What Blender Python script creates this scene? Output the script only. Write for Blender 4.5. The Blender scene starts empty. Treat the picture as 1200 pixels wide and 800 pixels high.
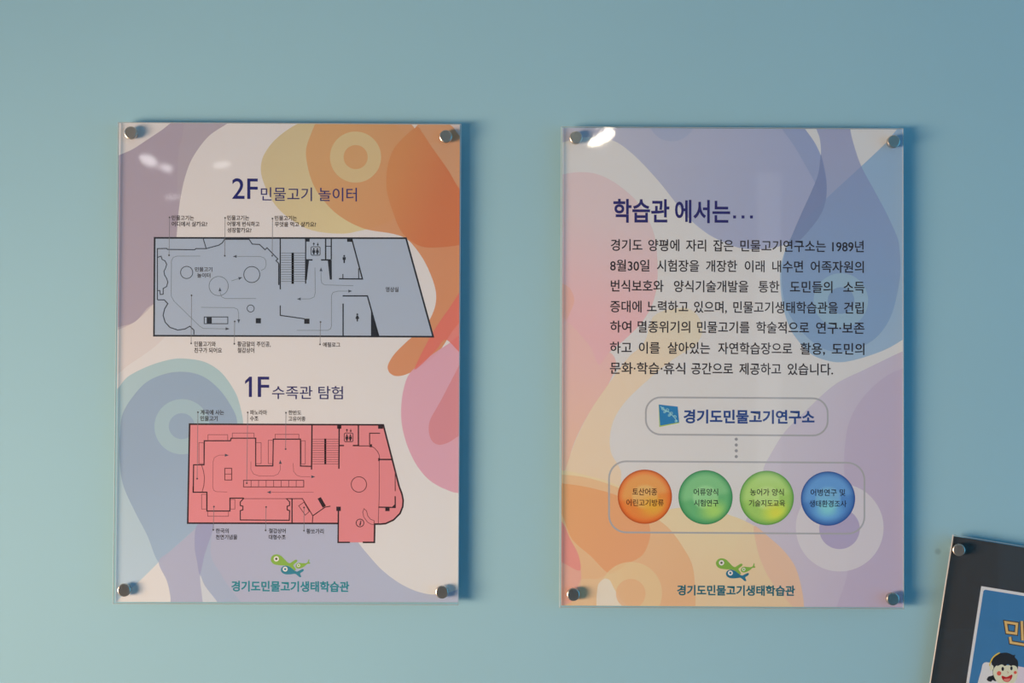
import bpy, math
from mathutils import Vector, Matrix
from mathutils.geometry import delaunay_2d_cdt

# ------------------------------------------------------------------ camera, world, lights, exposure
scene = bpy.context.scene
COL = scene.collection
F_PX, CAM_D, CAM_Z = 1667.0, 2.47895, 1.5
YAW, PITCH, ROLL = -0.0045, 0.02173, -0.00473

def cam_matrix():
    cy, sy = math.cos(YAW), math.sin(YAW); cp, sp = math.cos(PITCH), math.sin(PITCH); cr, sr = math.cos(ROLL), math.sin(ROLL)
    rz = Matrix(((cy, -sy, 0), (sy, cy, 0), (0, 0, 1)))
    rx = Matrix(((1, 0, 0), (0, cp, -sp), (0, sp, cp)))
    ry = Matrix(((cr, 0, sr), (0, 1, 0), (-sr, 0, cr)))
    return rz @ rx @ ry
CM = cam_matrix()
CAM = Vector((0, -CAM_D, CAM_Z))
cd = bpy.data.cameras.new('camera')
cam = bpy.data.objects.new('camera', cd); COL.objects.link(cam)
cd.sensor_width = 36.0; cd.lens = 36.0 * F_PX / 1200.0
m4 = Matrix(((CM[0][0], CM[0][2], -CM[0][1], CAM.x), (CM[1][0], CM[1][2], -CM[1][1], CAM.y), (CM[2][0], CM[2][2], -CM[2][1], CAM.z), (0, 0, 0, 1)))
cam.matrix_world = m4
scene.camera = cam
scene.view_settings.view_transform = 'Standard'
scene.view_settings.look = 'None'
scene.view_settings.gamma = 1.0
scene.view_settings.use_curve_mapping = False
scene.view_settings.exposure = 0.0

world = bpy.data.worlds.new('world'); scene.world = world
world.use_nodes = True
bg = world.node_tree.nodes['Background']
bg.inputs['Color'].default_value = (0.09, 0.56, 1.0, 1)
bg.inputs['Strength'].default_value = 1.35

def area_light(name, loc, target, sx, sy, power, color):
    ld = bpy.data.lights.new(name, 'AREA'); ld.shape = 'RECTANGLE'
    ld.size = sx; ld.size_y = sy; ld.energy = power; ld.color = color
    o = bpy.data.objects.new(name, ld); COL.objects.link(o)
    o.location = loc
    o.rotation_euler = (Vector(target) - Vector(loc)).to_track_quat('-Z', 'Y').to_euler()
    return o
key = area_light('warm_room_light', (-3.3, -2.5, 0.85), (0.55, 0.0, 1.14), 2.2, 1.0, 54, (0.87, 0.575, 0.39))
key.data.spread = math.radians(76)

# ------------------------------------------------------------------ helpers
WALL_Y = 0.028          # the blue wall's face; the signs' front faces are near y = 0
def lin(c):
    return tuple(((v / 255.0) / 12.92 if v / 255.0 <= 0.04045 else ((v / 255.0 + 0.055) / 1.055) ** 2.4) for v in c)

def at(px, py, y=0.0065):
    """measure a point of the photo on the vertical plane at depth y"""
    d = CM @ Vector(((px - 600.0) / F_PX, 1.0, (400.0 - py) / F_PX))
    t = (y - CAM.y) / d.y
    return CAM + d * t

def zoom(ox, oy, s):
    return lambda x, y: (ox + x / s, oy + y / s)
S = 1200 / 225.0
z1 = zoom(120, 130, S); z3 = zoom(170, 270, S); z4 = zoom(340, 260, S); z5 = zoom(120, 430, S)
z6 = zoom(330, 430, S); z7 = zoom(120, 570, S); z8 = zoom(330, 570, S)

def principled(name, color, rough=0.5, metal=0.0, spec=0.5):
    m = bpy.data.materials.new(name); m.use_nodes = True
    b = m.node_tree.nodes['Principled BSDF']
    b.inputs['Base Color'].default_value = (*color, 1); b.inputs['Roughness'].default_value = rough
    b.inputs['Metallic'].default_value = metal; b.inputs['Specular IOR Level'].default_value = spec
    return m

REF_LEFT, REF_RIGHT, REF_DARK = lin((214, 200, 191)), lin((187, 180, 180)), lin((168, 168, 172))
PAPER = 0.80
class Inks:
    """printing inks: seen colour -> reflectance, against the sign's own white paper"""
    def __init__(self, ref): self.ref = ref; self.cache = {}
    def albedo(self, c):
        l = lin(c); return tuple(min(0.9, max(0.004, l[i] / self.ref[i] * PAPER)) for i in range(3))
    def mat(self, c):
        c = tuple(c)
        if c not in self.cache:
            self.cache[c] = principled('ink_%d_%d_%d' % c, self.albedo(c), 0.6, 0, 0.1)
        return self.cache[c]
INK_L, INK_R, INK_D = Inks(REF_LEFT), Inks(REF_RIGHT), Inks(REF_DARK)

def link(name, me, parent=None, origin=None):
    o = bpy.data.objects.new(name, me); COL.objects.link(o)
    if parent is not None:
        o.parent = parent
    return o

def root_of(parent):
    while parent.parent is not None: parent = parent.parent
    return parent

class Art:
    """flat artwork measured in photo pixels, laid on the sign's plane at depth y"""
    def __init__(self, ink): self.ink = ink; self.v = []; self.f = []; self.m = []; self.mats = []
    def slot(self, c):
        mt = self.ink.mat(c)
        if mt not in self.mats: self.mats.append(mt)
        return self.mats.index(mt)
    def poly(self, pts, c):
        a = sum(pts[i][0] * pts[(i + 1) % len(pts)][1] - pts[(i + 1) % len(pts)][0] * pts[i][1] for i in range(len(pts)))
        if a > 0: pts = pts[::-1]
        n = len(self.v); self.v += list(pts); self.f.append(list(range(n, n + len(pts)))); self.m.append(self.slot(c))
    def rect(self, a, b, c): self.poly([a, (b[0], a[1]), b, (a[0], b[1])], c)
    def disc(self, p, r, c, n=28): self.poly([(p[0] + r * math.cos(2 * math.pi * i / n), p[1] + r * math.sin(2 * math.pi * i / n)) for i in range(n)], c)
    def ellipse(self, p, rx, ry, c, rot=0, n=28):
        cr, sr = math.cos(rot), math.sin(rot)
        self.poly([(p[0] + rx * math.cos(t) * cr - ry * math.sin(t) * sr, p[1] + rx * math.cos(t) * sr + ry * math.sin(t) * cr) for t in [2 * math.pi * i / n for i in range(n)]], c)
    def stroke(self, pts, w, c, closed=False):
        pts = [Vector(p) for p in pts]
        n = len(pts); L = []; R = []
        for i in range(n):
            if closed: a, b = pts[i - 1], pts[(i + 1) % n]
            else: a, b = pts[max(0, i - 1)], pts[min(n - 1, i + 1)]
            d0 = (pts[i] - a); d1 = (b - pts[i])
            if d0.length < 1e-9: d0 = d1
            if d1.length < 1e-9: d1 = d0
            d0 = d0.normalized(); d1 = d1.normalized()
            n0 = Vector((-d0.y, d0.x)); n1 = Vector((-d1.y, d1.x))
            k = n0 + n1
            k = n0 if k.length < 1e-4 else k.normalized()
            s = 1.0 / max(0.5, k.dot(n0))
            L.append(pts[i] + k * (w / 2 * s)); R.append(pts[i] - k * (w / 2 * s))
        for i in range(n if closed else n - 1):
            j = (i + 1) % n
            self.poly([tuple(L[i]), tuple(L[j]), tuple(R[j]), tuple(R[i])], c)
    def ring(self, p, r, w, c, n=36):
        self.stroke([(p[0] + r * math.cos(2 * math.pi * i / n), p[1] + r * math.sin(2 * math.pi * i / n)) for i in range(n)], w, c, True)
    def arrow(self, p, d, c, l=4.6, w=3.4):
        d = Vector(d).normalized(); q = Vector((-d.y, d.x)); p = Vector(p)
        self.poly([tuple(p), tuple(p - d * l + q * w / 2), tuple(p - d * l - q * w / 2)], c)
    def mesh(self, verts, faces, c):
        n = len(self.v); self.v += verts; s = self.slot(c)
        for f in faces: self.f.append([n + k for k in f]); self.m.append(s)
    def build(self, name, parent, y):
        org = root_of(parent).location
        me = bpy.data.meshes.new(name)
        me.from_pydata([tuple(at(p[0], p[1], y) - org) for p in self.v], [], self.f)
        for mt in self.mats: me.materials.append(mt)
        me.polygons.foreach_set('material_index', self.m)
        me.update()
        # every printed face looks out into the room
        flip = [p for p in me.polygons if p.normal.y > 0]
        if flip:
            for p in flip: p.flip()
            me.update()
        return link(name, me, parent)

_glyph = {}
def glyphs(s, bold):
    k = (s, bold)
    if k not in _glyph:
        c = bpy.data.curves.new('lettering', 'FONT'); c.body = s; c.size = 1.0; c.offset = bold; c.resolution_u = 4
        o = bpy.data.objects.new('lettering', c); COL.objects.link(o)
        bpy.context.view_layer.update()
        me = bpy.data.meshes.new_from_object(o.evaluated_get(bpy.context.evaluated_depsgraph_get()))
        vs = [(v.co.x, v.co.y) for v in me.vertices]; fs = [list(p.vertices) for p in me.polygons]
        bpy.data.objects.remove(o); bpy.data.curves.remove(c); bpy.data.meshes.remove(me)
        _glyph[k] = (vs, fs)
    return _glyph[k]

def write(art, s, x0, y0, x1, y1, c, bold=0.0, ref=None, slope=0.0058, italic=0.0):
    """letter the string so its ink fills the box (x0,y0)-(x1,y1)"""
    vs, fs = glyphs(s, bold)
    rv = glyphs(ref, bold)[0] if ref else vs
    ax, bx = min(v[0] for v in vs), max(v[0] for v in vs)
    ay, by = min(v[1] for v in rv), max(v[1] for v in rv)
    xc = (x0 + x1) / 2
    out = []
    for x, y in vs:
        px = x0 + (x - ax) / (bx - ax) * (x1 - x0)
        py = y1 - (y - ay) / (by - ay) * (y1 - y0)
        px += italic * (y1 - py)
        out.append((px, py + slope * (px - xc)))
    art.mesh(out, fs, c)

def smooth(pts, n=6):
    out = []; N = len(pts)
    for i in range(N):
        p0, p1, p2, p3 = (Vector(pts[(i + k) % N]) for k in (-1, 0, 1, 2))
        ch = (p2 - p1).length
        m1 = (p2 - p0); m2 = (p3 - p1)
        # chord-limited tangents keep the curve from overshooting at uneven spacing
        if m1.length > 1e-9: m1 = m1.normalized() * min(m1.length * 0.5, ch)
        if m2.length > 1e-9: m2 = m2.normalized() * min(m2.length * 0.5, ch)
        for k in range(n):
            t = k / n
            a = 2 * t ** 3 - 3 * t ** 2 + 1; b = t ** 3 - 2 * t ** 2 + t; c = -2 * t ** 3 + 3 * t ** 2; d = t ** 3 - t ** 2
            out.append(tuple(p1 * a + m1 * b + p2 * c + m2 * d))
    return out
def circle(p, r, n=48): return [(p[0] + r * math.cos(2 * math.pi * i / n), p[1] + r * math.sin(2 * math.pi * i / n)) for i in range(n)]

PRINT_MAT = {}
def print_material():
    if 'm' not in PRINT_MAT:
        m = principled('printed_paper', (0.8, 0.8, 0.8), 0.6, 0, 0.1)
        nt = m.node_tree; a = nt.nodes.new('ShaderNodeVertexColor'); a.layer_name = 'ink'
        nt.links.new(a.outputs['Color'], nt.nodes['Principled BSDF'].inputs['Base Color'])
        PRINT_MAT['m'] = m
    return PRINT_MAT['m']

def layered_print(name, quad, base, layers, ink, parent, y, thick=0.0012, step=16.0):
    """one printed sheet: overlapping translucent ink shapes resolved into a planar mesh with flat colours"""
    org = root_of(parent).location
    verts = []; faces = []
    def add(pts):
        P = [at(p[0], p[1], y) for p in pts]; P = [Vector((q.x, q.z)) for q in P]
        a = sum(P[i].x * P[(i + 1) % len(P)].y - P[(i + 1) % len(P)].x * P[i].y for i in range(len(P)))
        if a < 0: P = P[::-1]
        n = len(verts); verts.extend(P); faces.append(list(range(n, n + len(P))))
    add(quad)
    for L in layers: add(L['pts'])
    x0, x1 = min(p[0] for p in quad), max(p[0] for p in quad); y0, y1 = min(p[1] for p in quad), max(p[1] for p in quad)
    px = x0 + 3
    while px < x1:
        py = y0 + 3
        while py < y1:
            q = at(px, py, y); verts.append(Vector((q.x, q.z))); py += step
        px += step
    V, E, Fc, ov, oe, of = delaunay_2d_cdt(verts, [], faces, 1, 1e-6)
    keep = [(f, o) for f, o in zip(Fc, of) if 0 in o]
    def pix(v):
        d = CM.transposed() @ (Vector((v.x, y, v.y)) - CAM)
        return 600 + F_PX * d.x / d.y, 400 - F_PX * d.z / d.y
    PX = [pix(v) for v in V]
    def colour(p, ids):
        c = list(base(p) if callable(base) else base)
        for i in sorted(ids):
            if i == 0: continue
            L = layers[i - 1]
            k = L['c'](p) if callable(L['c']) else L['c']
            for j in range(3): c[j] += (k[j] - c[j]) * L['a']
        return ink.albedo(c)
    pts3 = [(v.x - org.x, y - org.y, v.y - org.z) for v in V]
    n = len(pts3)
    # the back of the sheet
    cs = [at(p[0], p[1], y) for p in quad]
    back = [(c.x - org.x, y + thick - org.y, c.z - org.z) for c in cs] + [(c.x - org.x, y - org.y, c.z - org.z) for c in cs]
    F = [list(f) for f, o in keep]
    F2 = [[n, n + 1, n + 2, n + 3]] + [[n + 4 + i, n + 4 + (i + 1) % 4, n + (i + 1) % 4, n + i] for i in range(4)]
    me = bpy.data.meshes.new(name); me.from_pydata(pts3 + back, [], F + F2)
    ca = me.color_attributes.new('ink', 'FLOAT_COLOR', 'CORNER')
    li = 0; white = ink.albedo(base(quad[0]) if callable(base) else base)
    for k, f in enumerate(F + F2):
        for v in f:
            col = colour(PX[v], keep[k][1]) if k < len(F) else white
            ca.data[li].color = (*col, 1); li += 1
    me.materials.append(print_material())
    me.update()
    for p in me.polygons:
        if p.index < len(F) and p.normal.y > 0: pass
    o = link(name, me, parent)
    return o

def grad(c0, p0, c1, p1):
    d = (p1[0] - p0[0], p1[1] - p0[1]); L2 = d[0] ** 2 + d[1] ** 2
    def f(p):
        t = ((p[0] - p0[0]) * d[0] + (p[1] - p0[1]) * d[1]) / L2; t = min(1, max(0, t))
        return tuple(c0[i] + (c1[i] - c0[i]) * t for i in range(3))
    return f
def ly(pts, c, a=1.0, sm=True): return dict(pts=smooth(pts) if sm else pts, c=c, a=a)

# clear acrylic: a reflecting front face, transparent body, pale ground edges
def acrylic_materials():
    m = bpy.data.materials.new('clear_acrylic'); m.use_nodes = True; nt = m.node_tree; nt.nodes.clear()
    out = nt.nodes.new('ShaderNodeOutputMaterial'); mix = nt.nodes.new('ShaderNodeMixShader')
    # Schlick reflectance from the angle, the same from either side of the thin sheet
    ge = nt.nodes.new('ShaderNodeNewGeometry'); dt = nt.nodes.new('ShaderNodeVectorMath'); dt.operation = 'DOT_PRODUCT'
    nt.links.new(ge.outputs['Normal'], dt.inputs[0]); nt.links.new(ge.outputs['Incoming'], dt.inputs[1])
    def mth(op, a_, b_=None):
        n = nt.nodes.new('ShaderNodeMath'); n.operation = op
        for k, q in enumerate((a_, b_)):
            if q is None: continue
            if isinstance(q, (int, float)): n.inputs[k].default_value = q
            else: nt.links.new(q, n.inputs[k])
        return n.outputs[0]
    fr = mth('ADD', mth('MULTIPLY', mth('POWER', mth('SUBTRACT', 1.0, mth('ABSOLUTE', dt.outputs['Value'])), 5.0), 0.955), 0.045)
    tr = nt.nodes.new('ShaderNodeBsdfTransparent'); tr.inputs['Color'].default_value = (0.985, 0.99, 0.99, 1)
    gl = nt.nodes.new('ShaderNodeBsdfGlossy'); gl.inputs['Roughness'].default_value = 0.03
    nt.links.new(fr, mix.inputs[0]); nt.links.new(tr.outputs[0], mix.inputs[1]); nt.links.new(gl.outputs[0], mix.inputs[2])
    nt.links.new(mix.outputs[0], out.inputs['Surface'])
    b = bpy.data.materials.new('clear_acrylic_back'); b.use_nodes = True; nt = b.node_tree; nt.nodes.clear()
    out = nt.nodes.new('ShaderNodeOutputMaterial'); tr = nt.nodes.new('ShaderNodeBsdfTransparent'); tr.inputs['Color'].default_value = (0.97, 0.99, 0.99, 1)
    nt.links.new(tr.outputs[0], out.inputs['Surface'])
    e = bpy.data.materials.new('acrylic_edge'); e.use_nodes = True; nt = e.node_tree; nt.nodes.clear()
    out = nt.nodes.new('ShaderNodeOutputMaterial'); mix = nt.nodes.new('ShaderNodeMixShader'); mix.inputs[0].default_value = 0.55
    tr = nt.nodes.new('ShaderNodeBsdfTransparent'); tr.inputs['Color'].default_value = (0.8, 0.88, 0.88, 1)
    pr = nt.nodes.new('ShaderNodeBsdfPrincipled'); pr.inputs['Base Color'].default_value = (0.62, 0.68, 0.68, 1); pr.inputs['Roughness'].default_value = 0.2
    nt.links.new(tr.outputs[0], mix.inputs[1]); nt.links.new(pr.outputs[0], mix.inputs[2]); nt.links.new(mix.outputs[0], out.inputs['Surface'])
    return m, b, e
ACR = acrylic_materials()

def acrylic_sheet(quad3, parent, y0=0.0, y1=0.005):
    """quad3: four world corners TL TR BR BL on the front plane; thin chamfer round the front"""
    org = root_of(parent).location
    c = sum((q for q in quad3), Vector()) / 4
    ch = 0.0012
    def inset(q, d):
        v = Vector((q.x - c.x, 0, q.z - c.z)); 
        return Vector((q.x - math.copysign(d, v.x), 0, q.z - math.copysign(d, v.z)))
    rings = [[inset(q, ch) + Vector((0, y0, 0)) for q in quad3], [inset(q, 0) + Vector((0, y0 + ch, 0)) for q in quad3],
             [inset(q, 0) + Vector((0, y1 - ch, 0)) for q in quad3], [inset(q, ch) + Vector((0, y1, 0)) for q in quad3]]
    v = [tuple(p - org) for r in rings for p in r]
    f = [[0, 3, 2, 1]]; mi = [0]
    for k in range(3):
        for i in range(4):
            j = (i + 1) % 4; f.append([4 * k + i, 4 * k + j, 4 * k + 4 + j, 4 * k + 4 + i]); mi.append(2)
    f.append([12, 13, 14, 15]); mi.append(1)
    me = bpy.data.meshes.new('acrylic_sheet'); me.from_pydata(v, [], f)
    for m in ACR: me.materials.append(m)
    me.polygons.foreach_set('material_index', mi)
    import bmesh
    bm = bmesh.new(); bm.from_mesh(me); bmesh.ops.recalc_face_normals(bm, faces=bm.faces); bm.to_mesh(me); bm.free()
    me.update()
    return link('acrylic_sheet', me, parent)

def steel_material():
    m = principled('brushed_steel', (0.58, 0.55, 0.49), 0.24, 1.0)
    nt = m.node_tree; n = nt.nodes.new('ShaderNodeTexNoise'); n.inputs['Scale'].default_value = 900
    tc = nt.nodes.new('ShaderNodeTexCoord'); mp = nt.nodes.new('ShaderNodeMapping'); mp.inputs['Scale'].default_value = (1, 1, 0.08)
    nt.links.new(tc.outputs['Object'], mp.inputs['Vector']); nt.links.new(mp.outputs[0], n.inputs['Vector'])
    r = nt.nodes.new('ShaderNodeMapRange'); r.inputs['To Min'].default_value = 0.22; r.inputs['To Max'].default_value = 0.42
    nt.links.new(n.outputs['Fac'], r.inputs['Value']); nt.links.new(r.outputs[0], nt.nodes['Principled BSDF'].inputs['Roughness'])
    return m
STEEL = steel_material()

def lathe(profile, seg=40):
    """profile of (radius, y) turned round the y axis, closed at both ends"""
    v = []; f = []
    for r, y in profile:
        for i in range(seg):
            a = 2 * math.pi * i / seg; v.append((r * math.cos(a), y, r * math.sin(a)))
    for k in range(len(profile) - 1):
        for i in range(seg):
            j = (i + 1) % seg; f.append([k * seg + i, k * seg + j, (k + 1) * seg + j, (k + 1) * seg + i])
    f.append(list(range(seg))); n = (len(profile) - 1) * seg; f.append(list(range(n, n + seg))[::-1])
    return v, f
import bmesh
def solid(name, v, f, mat, parent, loc=(0, 0, 0), shade=True):
    me = bpy.data.meshes.new(name); me.from_pydata(v, [], f)
    bm = bmesh.new(); bm.from_mesh(me); bmesh.ops.recalc_face_normals(bm, faces=bm.faces); bm.to_mesh(me); bm.free()
    me.materials.append(mat)
    if shade:
        for p in me.polygons: p.use_smooth = True
        me.set_sharp_from_angle(angle=math.radians(24))
    o = link(name, me, parent); o.location = loc
    return o
CAP_OUT = 0.0085
def standoff(px, py, parent, r=0.0112, turn=0.0, br=0.82):
    org = root_of(parent).location
    p = at(px, py, -CAP_OUT) - org; p.y = 0 - org.y
    v, f = lathe([(r * br, 0.0064), (r * br, WALL_Y - 0.0005)])
    b = solid('standoff', v, f, STEEL, parent, p)
    v, f = lathe([(r * 0.4, -CAP_OUT), (r * 0.86, -CAP_OUT), (r * 0.97, -CAP_OUT + 0.0006), (r, -CAP_OUT + 0.0016), (r, -0.0012), (r * 0.94, -0.0003), (r * 0.6, -0.0003)])
    c = solid('cap', v, f, STEEL, b, (0, 0, 0))
    if turn: c.rotation_euler = (0, 0, turn)
    return b

def sign(name, label, cat, px, py):
    o = bpy.data.objects.new(name, None); COL.objects.link(o); o.empty_display_size = 0.1
    p = at(px, py, 0.0); o.location = (p.x, WALL_Y, p.z)
    o['label'] = label; o['category'] = cat
    bpy.context.view_layer.update()
    return o

# ------------------------------------------------------------------ the room
def box(name, lo, hi, mat, kind='structure'):
    v = [(x, y, z) for x in (lo[0], hi[0]) for y in (lo[1], hi[1]) for z in (lo[2], hi[2])]
    f = [[0, 1, 3, 2], [4, 6, 7, 5], [0, 4, 5, 1], [2, 3, 7, 6], [0, 2, 6, 4], [1, 5, 7, 3]]
    o = solid(name, v, f, mat, None, shade=False); o['kind'] = kind
    return o
def wall_paint():
    m = principled('pale_blue_paint', (0.31, 0.585, 0.69), 0.6, 0, 0.25)
    nt = m.node_tree; b = nt.nodes['Principled BSDF']
    tc = nt.nodes.new('ShaderNodeTexCoord')
    n1 = nt.nodes.new('ShaderNodeTexNoise'); n1.inputs['Scale'].default_value = 260; n1.inputs['Detail'].default_value = 3
    n2 = nt.nodes.new('ShaderNodeTexNoise'); n2.inputs['Scale'].default_value = 2.2; n2.inputs['Detail'].default_value = 2
    nt.links.new(tc.outputs['Object'], n1.inputs['Vector']); nt.links.new(tc.outputs['Object'], n2.inputs['Vector'])
    bp = nt.nodes.new('ShaderNodeBump'); bp.inputs['Strength'].default_value = 0.05; bp.inputs['Distance'].default_value = 0.001
    nt.links.new(n1.outputs['Fac'], bp.inputs['Height']); nt.links.new(bp.outputs[0], b.inputs['Normal'])
    # slight unevenness of the roller coat, and a small darker spot near the dark board's corner
    mr = nt.nodes.new('ShaderNodeMapRange'); mr.inputs['To Min'].default_value = 0.97; mr.inputs['To Max'].default_value = 1.03
    nt.links.new(n2.outputs['Fac'], mr.inputs['Value'])
    s = at(1099, 646, WALL_Y)
    vd = nt.nodes.new('ShaderNodeVectorMath'); vd.operation = 'DISTANCE'; vd.inputs[1].default_value = (s.x, WALL_Y, s.z)
    nt.links.new(tc.outputs['Object'], vd.inputs[0])
    m2 = nt.nodes.new('ShaderNodeMapRange'); m2.interpolation_type = 'SMOOTHSTEP'
    m2.inputs['From Min'].default_value = 0.002; m2.inputs['From Max'].default_value = 0.008; m2.inputs['To Min'].default_value = 0.78; m2.inputs['To Max'].default_value = 1.0
    nt.links.new(vd.outputs['Value'], m2.inputs['Value'])
    mu = nt.nodes.new('ShaderNodeMath'); mu.operation = 'MULTIPLY'
    nt.links.new(mr.outputs[0], mu.inputs[0]); nt.links.new(m2.outputs[0], mu.inputs[1])
    hs = nt.nodes.new('ShaderNodeVectorMath'); hs.operation = 'SCALE'; hs.inputs[0].default_value = b.inputs['Base Color'].default_value[:3]
    nt.links.new(mu.outputs[0], hs.inputs['Scale']); nt.links.new(hs.outputs[0], b.inputs['Base Color'])
    return m
box('wall_front', (-4.0, WALL_Y, 0), (3.6, WALL_Y + 0.15, 2.75), wall_paint())
box('floor', (-4.0, -6.0, -0.1), (3.6, WALL_Y, 0), principled('pale_vinyl_floor', (0.34, 0.33, 0.31), 0.35))
box('ceiling', (-4.0, -6.0, 2.75), (3.6, WALL_Y, 2.85), principled('ceiling_white', (0.7, 0.7, 0.68), 0.8))
box('light_block_wall_left', (-4.15, -6.0, 0), (-4.0, -1.7, 2.75), principled('light_block_wall_paint', (0.40, 0.42, 0.42), 0.7))  # unseen wall, added and left short to hold back blue fill from this side
box('wall_back', (-4.0, -6.15, 0), (3.6, -6.0, 2.75), principled('back_wall_paint', (0.42, 0.41, 0.40), 0.7))
# daylight slit at the far end of the room, and the spotlights under the ceiling: seen as glints in the acrylic
def lamp_material(name, c, e):
    m = bpy.data.materials.new(name); m.use_nodes = True; nt = m.node_tree; nt.nodes.clear()
    out = nt.nodes.new('ShaderNodeOutputMaterial'); em = nt.nodes.new('ShaderNodeEmission')
    em.inputs['Color'].default_value = (*c, 1); em.inputs['Strength'].default_value = e
    nt.links.new(em.outputs[0], out.inputs['Surface']); return m
box('window_1', (1.50, -6.01, 0.6), (1.64, -5.99, 2.7), lamp_material('lit_window', (0.8, 0.9, 1.0), 0.9))
box('reflection_darkener_1', (2.02, -6.0, 0), (2.92, -5.95, 2.1), principled('darkener_brown', (0.05, 0.045, 0.04), 0.4))  # unseen dark slab, added so the right-hand standoff caps reflect something dark
box('reflection_darkener_2', (-0.3, -6.0, 0), (2.0, -5.96, 0.85), principled('darkener_low_brown', (0.06, 0.055, 0.05), 0.5))  # unseen low dark strip, added to darken what the lower caps reflect
def mirror_point(px, py, y):
    p = at(px, py, 0.0); k = (CAM_D - y) / CAM_D
    return Vector((CAM.x + (p.x - CAM.x) * k, y, CAM.z + (p.z - CAM.z) * k))
HOUSING = principled('lamp_housing', (0.5, 0.5, 0.5), 0.5)
def spotlight(px, py, y, rx, rz, rot, strength, label, color=(1.0, 0.86, 0.66)):
    c = mirror_point(px, py, y)
    o = bpy.data.objects.new('ceiling_spotlight', None); COL.objects.link(o); o.location = c
    o['label'] = label; o['category'] = 'lamp'; o['group'] = 'spotlights under the ceiling'
    n = 24; cr, sn = math.cos(rot), math.sin(rot)
    def loop(k, yy): return [((rx * k * math.cos(t) * cr - rz * k * math.sin(t) * sn), yy, (rx * k * math.cos(t) * sn + rz * k * math.sin(t) * cr)) for t in [2 * math.pi * i / n for i in range(n)]]
    prof = [(1.0, 0.0), (1.12, 0.004), (1.15, 0.0), (1.12, -0.05), (0.6, -0.10)]
    v = []; f = []
    for k, yy in prof: v += loop(k, yy)
    for q in range(len(prof) - 1):
        for i in range(n): j = (i + 1) % n; f.append([q * n + i, q * n + j, (q + 1) * n + j, (q + 1) * n + i])
    f.append(list(range((len(prof) - 1) * n, len(prof) * n)))
    solid('housing', v, f, HOUSING, o)
    lv = loop(0.99, 0.0) + loop(0.6, 0.004); lf = [[i, (i + 1) % n, n + (i + 1) % n, n + i] for i in range(n)] + [list(range(n, 2 * n))]
    solid('lens', lv, lf, lamp_material('lamp_glow', color, strength), o)
    h_ = 2.75 - c.z; b = 0.012
    sv = [(x, yy, z) for x in (-b, b) for yy in (-0.05 - b, -0.05 + b) for z in (0.0, h_)]
    solid('stem', sv, [[0, 1, 3, 2], [4, 6, 7, 5], [0, 4, 5, 1], [2, 3, 7, 6], [0, 2, 6, 4], [1, 5, 7, 3]], HOUSING, o, shade=False)
spotlight(705, 162, -4.0, 0.066, 0.022, 0.50, 60, 'bright ceiling spotlight glinting in the right sign beside its top left standoff')
spotlight(709, 149.5, -4.6, 0.042, 0.012, 0.0, 28, 'small ceiling spotlight glinting at the right sign top edge')
spotlight(174, 188, -4.9, 0.050, 0.026, -0.4, 11, 'ceiling spotlight glinting on the violet corner of the left sign', (1, 1, 1))
spotlight(196, 197, -4.9, 0.042, 0.018, -0.2, 10, 'ceiling spotlight glinting on the violet band edge of the left sign', (1, 1, 1))
spotlight(260, 193, -4.9, 0.046, 0.018, 0.15, 5, 'ceiling spotlight glinting on the white paper above the 2F heading', (1, 1, 1))
spotlight(202, 231, -4.2, 0.040, 0.012, 0.1, 4, 'dim ceiling spotlight glinting on the violet band beside the 2F heading', (1, 1, 1))

# ------------------------------------------------------------------ left sign: the floor plans
sl = sign('floor_plan_sign', 'acrylic wall sign with a blue and a pink floor plan, fixed by four steel standoffs', 'sign', 335, 425)
def front_quad(q): return [at(x, y, 0.0) for x, y in q]
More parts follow.
